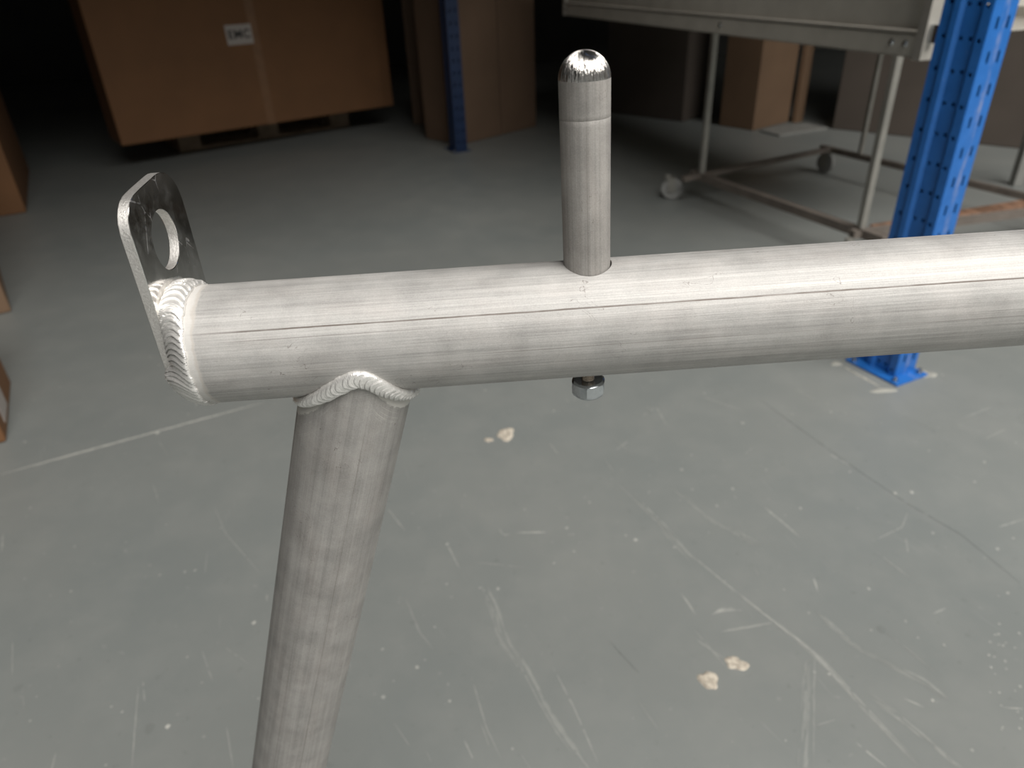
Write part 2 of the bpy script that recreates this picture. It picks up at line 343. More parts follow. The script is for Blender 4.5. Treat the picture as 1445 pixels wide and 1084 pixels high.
SPK = [[-0.451,0.798,0.0046,0.9],[-0.515,0.617,0.0048,0.9],[-0.793,0.877,0.0029,0.6],[-0.854,1.363,0.0066,0.8],[-0.594,0.919,0.003,0.7],[-0.611,0.916,0.003,0.6],[-0.653,0.91,0.0025,0.5],[-0.592,0.642,0.0024,0.6],[-0.612,0.651,0.0025,0.5],[-0.719,0.631,0.0024,0.5],[-0.999,1.105,0.0034,0.5],[-0.151,0.968,0.0041,0.6],[0.04,0.913,0.003,0.6],[0.068,1.002,0.0042,0.6],[0.19,0.965,0.0051,0.7],[0.236,1.098,0.0033,0.4],[0.314,1.167,0.0046,0.5],[0.357,1.052,0.0032,0.6],[0.703,1.074,0.0044,0.8],[0.735,1.075,0.0044,0.8],[0.483,1.33,0.0051,0.6],[0.923,1.163,0.0034,0.7],[0.4,1.101,0.0044,0.6],[0.551,0.836,0.0037,0.7],[0.437,0.789,0.0027,0.5],[0.406,0.68,0.0025,0.6],[0.426,0.677,0.0033,0.6],[0.551,0.63,0.0031,0.8],[0.614,0.722,0.0025,0.6],[0.766,0.819,0.0027,0.8],[0.807,0.918,0.0039,0.5],[-0.176,0.705,0.0042,0.6],[-0.122,0.647,0.0032,0.6],[-0.219,0.656,0.0041,0.5],[-0.233,0.74,0.0035,0.4],[-0.057,0.857,0.0038,0.6],[0.582,0.736,0.0021,0.6],[0.519,0.752,0.0026,0.5],[0.849,0.943,0.003,0.6],[0.701,0.738,0.0018,0.56],[0.66,0.681,0.0024,0.82],[0.714,0.714,0.0019,0.61],[0.698,0.738,0.0016,0.87],[0.655,0.61,0.0021,0.58],[0.648,0.64,0.0021,0.84],[0.736,0.74,0.0021,0.77],[0.706,0.723,0.0019,0.54],[0.654,0.6,0.0018,0.62],[0.682,0.649,0.0023,0.84],[0.68,0.678,0.002,0.67],[0.675,0.699,0.0023,0.52],[0.636,0.641,0.0015,0.71],[0.686,0.691,0.0025,0.58],[0.699,0.718,0.0021,0.61],[0.639,0.62,0.0015,0.72],[0.736,0.737,0.0014,0.59],[0.671,0.642,0.0015,0.63],[0.659,0.67,0.0013,0.78],[0.643,0.586,0.002,0.88],[0.669,0.702,0.0025,0.81],[0.622,0.588,0.0018,0.83],[0.694,0.72,0.0018,0.55],[0.619,0.585,0.0015,0.5],[0.684,0.725,0.0023,0.65],[0.705,0.739,0.0026,0.67]]
vs = []; fs = []; wear = []
zc = [0]
def ribbon(pts, w, val, jit=.35, gap=0.0):
    P = [V((p[0], p[1], 0)) for p in pts]
    L = [0]
    for a, b in zip(P, P[1:]): L.append(L[-1]+(b-a).length)
    n = max(3, int(L[-1]/.007)); base = len(vs); zc[0] += 1
    z = .0002+.0000004*zc[0]
    for i in range(n+1):
        d = L[-1]*i/n
        k = max(j for j in range(len(L)) if L[j] <= d+1e-9); k = min(k, len(P)-2)
        u = (d-L[k])/(L[k+1]-L[k]); c = P[k].lerp(P[k+1], u); tt = (P[k+1]-P[k]).normalized(); nn = V((-tt.y, tt.x, 0))
        tp = min(1, 4*min(i, n-i)/n+.15)
        ww = w*.5*tp*(1+random.uniform(-jit, jit)); off = nn*random.uniform(-.15, .15)*w
        vs.append(c+off+nn*ww+V((0, 0, z))); vs.append(c+off-nn*ww+V((0, 0, z)))
    for i in range(n):
        if random.random() < gap: continue
        a = base+2*i; fs.append((a, a+1, a+3, a+2) if (vs[a+1]-vs[a]).cross(vs[a+2]-vs[a]).z > 0 else (a+1, a, a+2, a+3)); wear.append(val*random.uniform(.75, 1.1))
for kd, w, v, pts in SCR:
    if kd == 'j': ribbon([pts[0], pts[-1]], w*.9, .55, .18); continue
    if kd == 'w':
        for k in range(14):
            a = random.uniform(0, .8); b = min(1, a+random.uniform(.15, .6)); n = len(pts)
            off = (random.gauss(0, w*.8), random.gauss(0, w*.5))
            def ev(u):
                x = u*(n-1); i = min(int(x), n-2); f = x-i
                return (pts[i][0]*(1-f)+pts[i+1][0]*f+off[0], pts[i][1]*(1-f)+pts[i+1][1]*f+off[1])
            ribbon([ev(a+(b-a)*j/4) for j in range(5)], w*random.uniform(.2, .6), v*random.uniform(.35, .8), .5, .12)
    else: ribbon(pts, w*.8, v*.75, .4, .05)
def blob(x, y, r, val, n=9):
    base = len(vs); zc[0] += 1; z = .0002+.0000004*zc[0]
    for k in range(n):
        a = 2*PI*k/n; rr = r*random.uniform(.6, 1.15); vs.append(V((x+rr*math.cos(a), y+rr*math.sin(a)*1.1, z)))
    fs.append(tuple(range(base, base+n))); wear.append(val)
for x, y, r, v in SPK: blob(x, y, r*.8, v*.75)
for i in range(260):
    x = random.uniform(-1.3, 1.3); y = random.uniform(.5, 1.9)
    blob(x, y, random.uniform(.0008, .0022)*(1+y*.4), random.uniform(.12, .5), 6)
for i in range(70):
    x = random.uniform(-1.1, 1.1); y = random.uniform(.5, 1.7); a = math.radians(random.choice([random.gauss(-62, 7), random.gauss(-66, 5), random.uniform(0, 180)])); l = random.uniform(.015, .09)
    ribbon([(x, y), (x+l*math.cos(a), y+l*math.sin(a))], random.uniform(.001, .003), random.uniform(.1, .3), .4, .1)
for i in range(14):
    blob(random.uniform(-1.2, 1.2), random.uniform(.6, 1.8), random.uniform(.004, .008), -random.uniform(.05, .12), 10)
sc = pymesh('paint_scratch', vs, fs, M_floor, fl)
at = sc.data.attributes.new('wear', 'FLOAT', 'FACE')
for i, w in enumerate(wear): at.data[i].value = w
sc['kind'] = 'stuff'; sc['label'] = 'pale scratches and chips in the grey floor paint'
def filler(x, y, rx, ry, h, rot=0, name='filler_spot', dimple=False, n=22, seed=0):
    rnd = random.Random(seed+5); vs = []; fs = []
    ph = [rnd.uniform(0, 6.28) for _ in range(4)]
    rings = [(1, 0), (.86, .8), (.6, 1.0), (.3, .55 if dimple else 1.0)]
    for q_, hh in rings:
        for k in range(n):
            a = 2*PI*k/n; w = 1+.16*math.sin(2*a+ph[0])+.12*math.sin(3*a+ph[1])+.1*math.sin(5*a+ph[2])
            px, py = rx*w*q_*math.cos(a), ry*w*q_*math.sin(a)
            vs.append((x+px*math.cos(rot)-py*math.sin(rot), y+px*math.sin(rot)+py*math.cos(rot), h*hh*(1+rnd.uniform(-.2, .2)) if hh else 0))
    vs.append((x, y, h*(.2 if dimple else 1)))
    for i in range(3):
        for k in range(n): fs.append((i*n+k, i*n+(k+1) % n, (i+1)*n+(k+1) % n, (i+1)*n+k))
    for k in range(n): fs.append((3*n+k, 3*n+(k+1) % n, 4*n))
    return pymesh(name, vs, fs, M_grout if name.startswith('grout') else M_fill, fl, True)
filler(-.047, 1.314, .021, .022, .003, 0, dimple=True, seed=1)
filler(-.085, 1.294, .009, .008, .002, 0, dimple=False, seed=2)
filler(.251, .671, .0125, .017, .003, .2, dimple=True, seed=3)
filler(.298, .698, .016, .012, .0025, -.1, dimple=True, seed=4)
filler(.848, 1.449, .030, .010, .002, .15, name='grout_smear', seed=6)
filler(.984, 1.519, .018, .020, .002, .6, name='grout_smear', seed=7)
filler(.790, 1.585, .012, .012, .002, .3, name='grout_smear', seed=8)
filler(.826, 1.514, .004, .060, .0015, .43, name='grout_smear', seed=9)

# ------------------------------------------------------------------ welded tube frame (foreground)
P0 = V((-.162, .3227, .7396)); A = V((.9983, .0563, .0125)).normalized()
U = (V((0, 0, 1))-A*A.z).normalized(); W = A.cross(U).normalized()       # W points to the camera side
PE = V((-.1719, .3221, .7398))
TM = Matrix(((A.x, -W.x, U.x, PE.x), (A.y, -W.y, U.y, PE.y), (A.z, -W.z, U.z, PE.z), (0, 0, 0, 1)))   # local: x along, -y to camera, z up
J0 = V((-.0805, .3273, .7406)); LD = V((-.2938, .0437, -.9549)).normalized()
foot = J0+LD*(J0.z/-LD.z)
frame = empty('tube_frame', (foot.x, foot.y, 0), 0, 'welded aluminium tube frame with eyelet plate, upright round-nosed peg and slanting leg', 'frame')
PIv = Matrix.Translation((-foot.x, -foot.y, 0))
def place(o, M): o.matrix_local = PIv @ M; return o
RT = .03
def tubemesh(name, L0, L1, r, wall, n, mat, caps=True):
    xs = [L0+(L1-L0)*i/30 for i in range(31)]
    vs = []; fs = []
    for rad in (r, r-wall):
        for x in xs:
            for k in range(n):
                a = 2*PI*k/n; vs.append((x, -rad*math.cos(a), rad*math.sin(a)))
    m = len(xs); off = m*n
    for i in range(m-1):
        for k in range(n):
            a, b = i*n+k, i*n+(k+1) % n
            fs.append((a, b, b+n, a+n)); fs.append((off+a+n, off+b+n, off+b, off+a))
    for k in range(n):
        a, b = k, (k+1) % n
        fs.append((a, off+a, off+b, b)); a += (m-1)*n; b += (m-1)*n; fs.append((b, off+b, off+a, a))
    return pymesh(name, vs, fs, mat, frame)
TL = .96
tube = tubemesh('cross_tube', .0115, TL, RT, .003, 128, M_tube); place(tube, TM)
# peg hole and bolt hole through the wall
QX = .1954+(P0-PE).dot(A)
bmh = bmesh.new(); cyl(bmh, (QX, 0, .0), (QX, 0, .05), .01185, n=64); cut = bmobj('cutter', bmh, M_tube); cut.matrix_world = TM
bpy.context.view_layer.update()
md = tube.modifiers.new('hole', 'BOOLEAN'); md.operation = 'DIFFERENCE'; md.object = cut; md.solver = 'EXACT'
bpy.context.view_layer.update()
dg = bpy.context.evaluated_depsgraph_get(); nm = bpy.data.meshes.new_from_object(tube.evaluated_get(dg)); tube.modifiers.clear()
tube.data = nm; bpy.data.objects.remove(cut); autosmooth(tube, 40)

# plate -----------------------------------------------------
def plate_outline():
    pts = []
    # near long edge (w=.0178) up, rounded into sloped top, far corner, down, semicircular bottom ; coordinates (w, u)
    pts += [(.0178, 0), (.0178, .035), (.0178, .060)]
    pts += [(.0176, .0645), (.0165, .0690), (.0148, .0718), (.0122, .0745), (.0090, .0766), (.0046, .0780), (-.0005, .0786), (-.0061, .0791)]
    pts += [(-.0222, .0802), (-.0262, .0803), (-.0300, .0798), (-.0340, .0786), (-.0380, .0765), (-.0415, .0738), (-.0442, .0700), (-.0458, .0660), (-.0465, .0620), (-.0467, .0570), (-.0467, .035), (-.0467, 0)]
    c, R = -.01445, .03225
    for k in range(1, 24):
        a = PI+PI*k/24; pts.append((c+R*math.cos(a), R*math.sin(a)))
    return pts
def smooth_outline(p):
    return p
def make_plate():
    out = plate_outline(); th = .005; hc = (-.0141, .0512); hr = .0144
    bm = bmesh.new()
    front = [bm.verts.new((0, -w, u)) for w, u in out]
    hole = [bm.verts.new((0, -(hc[0]+hr*math.cos(2*PI*k/56)), hc[1]+hr*math.sin(2*PI*k/56))) for k in range(56)]
    es = []
    for ring in (front, hole):
        for a, b in zip(ring, ring[1:]+ring[:1]): es.append(bm.edges.new((a, b)))
    bmesh.ops.triangle_fill(bm, use_beauty=True, use_dissolve=False, edges=es, normal=(1, 0, 0))
    faces = list(bm.faces)
    r = bmesh.ops.extrude_face_region(bm, geom=faces)
    for v in [g for g in r['geom'] if isinstance(g, bmesh.types.BMVert)]: v.co.x -= th
    bmesh.ops.recalc_face_normals(bm, faces=bm.faces)
    for f in bm.faces:
        f.material_index = 0 if abs(f.normal.x) > .9 else 1
        f.smooth = False
    bmesh.ops.recalc_face_normals(bm, faces=bm.faces)
    es = [e for e in bm.edges if len(e.link_faces) == 2 and abs(e.calc_face_angle(0)) > .9]
    bmesh.ops.bevel(bm, geom=es, offset=.00025, segments=1, affect='EDGES')
    me = bpy.data.meshes.new('eyelet_plate'); bm.to_mesh(me); bm.free(); me.materials.append(M_plate); me.materials.append(M_edge)
    o = bpy.data.objects.new('eyelet_plate', me); link(o, frame); place(o, TM); return autosmooth(o, 30)
plate = make_plate(); plate['label'] = 'flat eyelet plate with one round hole, mirror-like face and matte edge'

# weld beads -------------------------------------------------
def bead_mesh(name, center, spans, pitch, length, closed=True, nu=900, nv=22, rip=.00042, skew=.9, seed=0):
    """center(u)->(A, B, C, N): A,B the two toes, C a point inside, N the outward direction; u in 0..1"""
    rnd = random.Random(seed)
    nr = int(length/pitch); jit = [rnd.uniform(.75, 1.25) for _ in range(nr+3)]; tot = sum(jit[:nr]); cum = [0]
    for j in jit[:nr]: cum.append(cum[-1]+j/tot)
    amp = [rnd.uniform(.6, 1.3) for _ in range(nr+3)]; lat = [rnd.uniform(-.06, .06) for _ in range(nr+3)]
    import bisect
    vs = []; fs = []
    for i in range(nu if closed else nu+1):
        u = i/nu
        a, b, c, N = center(u)
        wdt = (b-a).length
        for j in range(nv+1):
            v = j/nv; s = 2*v-1
            uu = (u + skew*pitch/length*(1-s*s)*1.35)
            if closed: uu %= 1
            k = min(max(bisect.bisect_right(cum, uu)-1, 0), nr-1)
            fr = min(max((uu-cum[k])/(cum[k+1]-cum[k]), 0), 1)
            prof = math.sqrt(max(0, 1-s*s))
            r_ = (1-fr)**.8 - .35*math.exp(-((fr-.96)/.05)**2) - .18*math.exp(-((fr-.5)/.07)**2)
            toe = 1+.0*lat[k]
            h = spans*prof*1.0 + rip*amp[k]*r_*min(1, prof*1.6)
            p = a.lerp(b, v) + N*h + (b-a).normalized()*wdt*lat[k]*(s)*.5
            p += N*(noise.noise(p*900)*.00008)
            vs.append(p)
        vs.append(c)
    m = nv+2; n = nu if closed else nu+1
    for i in range(nu):
        i2 = (i+1) % n
        for j in range(m):
            j2 = (j+1) % m
            fs.append((i*m+j, i2*m+j, i2*m+j2, i*m+j2))
    if not closed:
        fs.append(tuple(range(m))[::-1]); fs.append(tuple(range(nu*m, nu*m+m)))
    return vs, fs
def plate_dist(th):
    cx_, R = -.01445, .0322
    c, s = math.cos(th), math.sin(th)
    best = .0318
    if c > 0: 
        d = .0175/c
        if d*s >= -.0005: best = min(best, d)
    if s < 0 or c > 0:
        # bottom arc centre (cx_,0)
        b_ = c*cx_; D = b_*b_-(cx_*cx_-R*R); d = b_+math.sqrt(D)
        if d*s <= 0: best = min(best, d)
    return best
_N = 720
_ra = [plate_dist(2*PI*i/_N) for i in range(_N)]
_ra = [sum(_ra[(i+k) % _N] for k in range(-16, 17))/33 for i in range(_N)]
def end_weld(u):
    th = PI/2+2*PI*u          # starts at the top, runs over the far side
    i = (th/(2*PI) % 1)*_N; ra = _ra[int(i) % _N]
    e = V((0, -math.cos(th), math.sin(th)))
    ra = min(ra, .0315)
    f = max(0, min(1, (ra-.0185)/.0125)); wrap = max(0, min(1, -math.sin(th)*4))*max(0, min(1, (math.cos(th)+.15)*3)); ra += .0012*wrap
    up = max(0, math.sin(th))
    wob = .0006*noise.noise(V((math.cos(th)*4, math.sin(th)*4, 0)))
    bx = .0122+wob
    a = V((-.0010+.0008*f-.0042*wrap, 0, 0))+e*ra
    b = V((bx, 0, 0))+e*(RT+.0003)
    d = (b-a); N = V((d.dot(e)*-1, 0, 0))+e*d.x
    N = (e*max(d.x, .001)-V((1, 0, 0))*(b-a).dot(e)).normalized()
    c = V((.006, 0, 0))+e*min(ra-.003, .0262)
    if c.y**2+c.z**2 < .0: pass
    return a, b, c, N
vs, fs = bead_mesh('weld_bead', end_weld, .0019, .0034, .19, True, 1100, 22, .00085, -1.1, 3)
wb = pymesh('weld_bead', vs, fs, M_bead, frame, True); place(wb, TM); wb['label'] = 'rippled ring weld joining plate to tube end'

# leg --------------------------------------------------------
RL = .0292
def make_leg(J, D):
    zL = D; side = W-(W.dot(D))*D; side.normalize(); oth = D.cross(side).normalized()   # local: x along the leg downwards, -y camera side
    LM = Matrix(((D.x, -side.x, 0, J.x), (D.y, -side.y, 0, J.y), (D.z, -side.z, 0, J.z), (0, 0, 0, 1)))
    zax = V(D).cross(-side)
    for r in range(3): LM[r][2] = zax[r]
    inv = LM.inverted()
    def s_at(c, rt):      # distance down the leg where a wall line meets the cross tube
        p = c-A*c.dot(A); d = D-A*D.dot(A)
        a_, b_, c_ = d.dot(d), 2*p.dot(d), p.dot(p)-rt*rt
        disc = max(0, b_*b_-4*a_*c_)
        return (-b_+math.sqrt(disc))/(2*a_)
    n = 128; vs = []; fs = []
    def dirv(k, r=RL): a = 2*PI*k/n; return (side*math.cos(a)+zax*math.sin(a))*r
    rows = 24; drops = []
    for i in range(rows+1):
        for k in range(n):
            c = dirv(k); s0 = s_at(c, RT-.0022); p0 = J+c+D*s0
            sb = (J.z+c.z)/-D.z; s = s0+(sb-s0)*(i/rows)**1.3; drops.append(s-s0)
            vs.append(inv @ (J+c+D*s))
    for i in range(rows):
        for k in range(n):
            a, b = i*n+k, i*n+(k+1) % n; fs.append((a, b, b+n, a+n))
    fs.append(tuple(range(rows*n, rows*n+n)))
    o = pymesh('leg', vs, fs, M_leg, frame); place(o, LM); autosmooth(o, 50)
    at_ = o.data.attributes.new('drop', 'FLOAT', 'POINT')
    for i, d_ in enumerate(drops): at_.data[i].value = d_
    def cen(u):
        k = (u*n); c = dirv(k); dr = c.normalized(); s = s_at(c, RT); p = J+c+D*s
        c2 = dirv(k+.5); t_ = ((J+c2+D*s_at(c2, RT))-p).normalized()
        rad = p-J; rad = (rad-A*rad.dot(A)).normalized()
        N = (dr+rad); N = (N-t_*N.dot(t_)).normalized(); B = t_.cross(N).normalized()
        if B.dot(D) < 0: B = -B
        jag = .0005*noise.noise(V((u*30, 1, 0)))
        a = p-B*.0038+N*(-.0006); b = p+B*(.0062+jag)-N*.0012
        # pull toes on to the parent surfaces
        q1 = a-J; q1p = q1-A*q1.dot(A); a = J+A*q1.dot(A)+q1p.normalized()*(RT+.0001)
        q2 = b-J; ax = D*q2.dot(D); q2p = q2-ax; b = J+ax+q2p.normalized()*(RL+.0002)
        return a, b, p-N*.005, N
    vs, fs = bead_mesh('w', cen, .0024, .0034, .24, True, 1200, 20, .0007, 1.0, 11)
    b = pymesh('weld_bead', [p for p in vs], fs, M_bead, frame, True); place(b, Matrix.Identity(4)); b['label'] = 'rippled saddle weld where leg meets cross tube'
    # etched rim under the bead
    return o
make_leg(J0, LD)
J1 = PE+A*(TL-.10); D1 = (V((.2938, .02, -.9549))).normalized()
make_leg(J1, D1)

# peg --------------------------------------------------------
QP = PE+A*QX
PM = Matrix(((A.x, -W.x, U.x, QP.x), (A.y, -W.y, U.y, QP.y), (A.z, -W.z, U.z, QP.z), (0, 0, 0, 1)))
# leaning a hair to the left, as in the photo
PM = PM @ Matrix.Rotation(math.radians(-.9), 4, 'Y')
rp = .01145; zt = .1150
PMx = PM @ Matrix.Rotation(math.radians(-90), 4, 'Y')     # for the tube material local X must run along the peg
def peg_profile():
    p = [(.0105, -.024), (rp, -.0235)]
    for k in range(1, 30): p.append((rp, -.0235+(zt-.0006+.0235)*k/30))
    p.append((rp, .0985)); p.append((rp-.00012, .0987)); p.append((rp, .0989)); p.append((rp, zt-.0004))
    p = sorted(set(p), key=lambda q_: (q_[1]))
    return p
vs = []; fs = []; n = 64; prof = peg_profile()
for r, z_ in prof:
    for k in range(n):
        a = 2*PI*k/n; vs.append((z_, -r*math.cos(a), -r*math.sin(a)))
for i in range(len(prof)-1):
    for k in range(n):
        a, b = i*n+k, i*n+(k+1) % n; fs.append((a, b, b+n, a+n))
fs.append(tuple(range(n))); fs.append(tuple(range((len(prof)-1)*n, len(prof)*n)))
Mflip = PM @ Matrix(((0, 0, -1, 0), (0, 1, 0, 0), (1, 0, 0, 0), (0, 0, 0, 1)))
peg = pymesh('peg', vs, fs, M_peg, frame); place(peg, Mflip); autosmooth(peg, 40)
bm = bmesh.new(); bm.from_mesh(peg.data); bmesh.ops.recalc_face_normals(bm, faces=bm.faces); bm.to_mesh(peg.data); bm.free()
peg['label'] = 'upright round bar peg standing in the cross tube'
dp = [(rp-.0004, zt-.0008), (rp, zt-.0004)]+[(rp*math.cos(a), zt-.0004+rp*math.sin(a)) for a in [PI/2*k/18 for k in range(1, 18)]]+[(.0002, zt-.0004+rp)]
dome = lathe('nose', [(r, z_-zt) for r, z_ in dp], M_dome, peg, 64); dome.matrix_local = Matrix(((0, 0, 1, zt), (0, 1, 0, 0), (-1, 0, 0, 0), (0, 0, 0, 1)))
dome['label'] = 'polished round nose of the peg'
# bolt through the tube and its nut
stud = lathe('bolt', [(.0030, -.0462)]+[(.0030+(.00045 if k % 2 else 0), -.0455+.0005*k) for k in range(44)], M_brass, frame, 24); place(stud, PM)
nutbm = bmesh.new(); nv = 6
def nut_mesh():
    vs = []; fs = []; n = 48
    rows = [(-.0468, .0050, 0), (-.0462, .0066, 0), (-.0452, .0079, 0), (-.0442, .0087, .5), (-.0425, .0092, .9), (-.0385, .0093, .9), (-.0372, .0091, .3), (-.0366, .0085, 0), (-.0362, .0078, 0), (-.0364, .0034, 0)]
    for z_, r, hx in rows:
        for k in range(n):
            a = 2*PI*k/n; ap = (a % (PI/3))-PI/6
            hr = r*(math.cos(PI/6)/math.cos(ap)*1.06)
            rr = r*(1-hx)+hr*hx
            vs.append((rr*math.cos(a+.3), rr*math.sin(a+.3), z_))
    m = len(rows)
    for i in range(m-1):
        for k in range(n):
            a, b = i*n+k, i*n+(k+1) % n; fs.append((a, b, b+n, a+n))
    fs.append(tuple(range(n))[::-1]); fs.append(tuple(range((m-1)*n, m*n)))
    return vs, fs
vs, fs = nut_mesh()
nut = pymesh('nut', vs, fs, M_zinc, frame); place(nut, PM); autosmooth(nut, 28); nut['label'] = 'small zinc-plated lock nut below the cross tube'

# ------------------------------------------------------------------ rack uprights
AZ = math.atan2(.443, .8965)
def strip(vs, fs, p0, p1, z0, z1, holes, n=16):
    """flat strip from plan point p0 to p1, with holes [(s, z, rs, rz)] on a regular grid"""
    d = V((p1[0]-p0[0], p1[1]-p0[1], 0)); L = d.length; d.normalize(); o = V((p0[0], p0[1], 0))
    def add(s, z_): vs.append(o+d*s+V((0, 0, z_))); return len(vs)-1
    if not holes:
        a = [add(0, z0), add(L, z0), add(L, z1), add(0, z1)]; fs.append(a); return
    cols = sorted({h[0] for h in holes}); sx = [0]+[(a+b)/2 for a, b in zip(cols, cols[1:])]+[L]
    zs = sorted({h[1] for h in holes}); zb = [z0]+[(a+b)/2 for a, b in zip(zs, zs[1:])]+[z1]
    hd = {(h[0], h[1]): h for h in holes}
    for i, c in enumerate(cols):
        for j, zz in enumerate(zs):
            x0, x1, y0, y1 = sx[i], sx[i+1], zb[j], zb[j+1]
            h = hd.get((c, zz))
            if h is None: fs.append([add(x0, y0), add(x1, y0), add(x1, y1), add(x0, y1)]); continue
            inn = []; out = []
            for k in range(n):
                a = 2*PI*(k+.5)/n; ca, sa = math.cos(a), math.sin(a)
                if h[2] == h[3]: inn.append((c+h[2]*ca, zz+h[3]*sa))
                else:   # slot: straight sides with round ends
                    inn.append((c+h[2]*ca, zz+(h[3]-h[2])*(1 if sa > 0 else -1)+h[2]*sa))
                tx = (x1-c)/ca if ca > 1e-6 else ((x0-c)/ca if ca < -1e-6 else 1e9)
                ty = (y1-zz)/sa if sa > 1e-6 else ((y0-zz)/sa if sa < -1e-6 else 1e9)
                if tx < ty: out.append((x1 if ca > 0 else x0, zz+tx*sa))
                else: out.append((c+ty*ca, y1 if sa > 0 else y0))
            I = [add(*p) for p in inn]; O = [add(*p) for p in out]
            for k in range(n):
                k2 = (k+1) % n
                fs.append([I[k], O[k], O[k2], I[k2]])
            for cx_, cz_ in ((x0, y0), (x1, y0), (x1, y1), (x0, y1)):
                # close the corner between the two neighbouring rim points
                kk = None
                for k in range(n):
                    a_, b_ = out[k], out[(k+1) % n]
                    on = lambda p, q_: abs(p[0]-cx_) < 1e-9 or abs(p[1]-cz_) < 1e-9
                    if (abs(a_[0]-cx_) < 1e-9 and abs(b_[1]-cz_) < 1e-9) or (abs(a_[1]-cz_) < 1e-9 and abs(b_[0]-cx_) < 1e-9):
                        if abs(a_[0]-b_[0]) > 1e-9 and abs(a_[1]-b_[1]) > 1e-9: kk = k
                if kk is not None: fs.append([O[kk], add(cx_, cz_), O[(kk+1) % n]])
def upright(x, y, h, label, far=False):
    root = empty('rack_upright', (x, y, 0), AZ, label, 'rack post', None)
    z0 = .006; vs = []; fs = []
    # plan: local x = slotted face 0..0.07 at y=0 (facing -y); local y = side face
    side = [(0, 0), (0, .0185), (.0075, .0255), (.0075, .0605), (0, .0675), (0, .079), (.0065, .0845), (.0065, .107), (.020, .107), (.020, .080)]
    zh = [.0055+.0602*k for k in range(1, int((h-.05)/.0602))]
    for sgn in (0, 1):
        pl_ = [((p[0] if not sgn else .07-p[0]), p[1]) for p in side]
        for a, b in zip(pl_, pl_[1:]):
            L = math.hypot(b[0]-a[0], b[1]-a[1]); hs = []
            if a[1] == 0 and b[1] == .0185: hs = [(.0112, z_-.045, .0045, .0045) for z_ in zh]
            if a[1] == .0255: hs = [(.034-.0255, z_-.043, .0045, .0045) for z_ in zh]+[(.0543-.0255, z_-.040, .0045, .0045) for z_ in zh]
            if a[1] == .0845: hs = [(.0915-.0845, z_-.040, .0045, .0045) for z_ in zh]
            if hs and a[1] == .0255:
                zz = {round(q_[1], 5) for q_ in hs}
                hs = [(s, z_, a_, b_) for (s, z_, a_, b_) in [((.0085), q_-.043, .0045, .0045) for q_ in zh]]+[((.0288), q_-.043, .0045, .0045) for q_ in zh]
            strip(vs, fs, a, b, z0, h, hs)
    front = [(.0215, z_-.015, .0034, .0115) for z_ in zh]+[(.0525, z_-.015, .0034, .0115) for z_ in zh]
    strip(vs, fs, (0, 0), (.07, 0), z0, h, front)
    bm = bmesh.new(); vv = [bm.verts.new(v) for v in vs]
    for f in fs: bm.faces.new([vv[i] for i in f])
    bmesh.ops.remove_doubles(bm, verts=bm.verts, dist=1e-5)
    o = bmobj('column', bm, M_blue_shaded if far else M_blue, root)
    mo = o.modifiers.new('sheet', 'SOLIDIFY'); mo.thickness = .002; mo.offset = 0
    box('base_plate', -.026, .082, -.030, .122, 0, .006, M_blue_shaded if far else M_blue, root, .001)
    for bx, by in ((-.014, -.014), (.070, .022) if False else (.068, -.016), (-.016, .104)):
        bm = bmesh.new(); cyl(bm, (bx, by, .006), (bx, by, .010), .0075, n=6); cyl(bm, (bx, by, .010), (bx, by, .018), .0035, n=12)
        bmobj('anchor_bolt', bm, M_zinc, root)
    return root
upright(.8951, 1.5004, 2.4, 'near blue perforated rack upright with paired slots beside the grey steel trolley')
upright(-.352, 4.17, 2.4, 'far blue rack upright, shade put into its colour, standing in front of brown cartons, left of the peg', True)

# ------------------------------------------------------------------ cartons
def carton(name, x, y, az, w, d, h, label, group=None, mat=M_card, z=0, tape=True, seam=None):
    """(x,y) is the front-left bottom corner; width runs along az, depth to the left of it"""
    root = empty(name, (x, y, z), az, label, 'box', group)
    bm = bmesh.new(); bbox(bm, 0, w, 0, d, 0, h, .006); bmobj('carton_wall', bm, mat, root)
    # closing flaps on top with the gap in the middle
    box('top_flap', .002, w-.002, .002, d/2-.002, h, h+.005, mat, root)
    box('top_flap', .002, w-.002, d/2+.002, d-.002, h, h+.005, mat, root)
    if tape:
        s = seam if seam is not None else w/2
        box('packing_tape', s-.024, s+.024, -.0009, -.0001, .0, h, M_tape, root)
    return root
a1 = math.atan2(.995, 1.319)
big = carton('large_carton', -2.118, 3.936, a1, 1.652, .3, 1.02, 'huge brown carton on a pallet with a small white lettered label', z=.145, seam=.83)
lb = box('label', .672, .818, -.0022, -.001, .435, .535, M_label, big)
tc = bpy.data.curves.new('lettering', 'FONT'); tc.body = 'EMC'; tc.size = .060; tc.extrude = .0004; tc.align_x = 'CENTER'; tc.align_y = 'CENTER'; tc.offset = .0012; tc.space_character = 1.1
to = bpy.data.objects.new('tmp', tc); COL.objects.link(to); bpy.context.view_layer.update()
dg = bpy.context.evaluated_depsgraph_get(); tm = bpy.data.meshes.new_from_object(to.evaluated_get(dg)); bpy.data.objects.remove(to)
tm.materials.clear(); tm.materials.append(M_ink)
lo = bpy.data.objects.new('lettering', tm); link(lo, lb); lo.location = (.745, -.0027, .485); lo.rotation_euler = (PI/2, 0, 0)
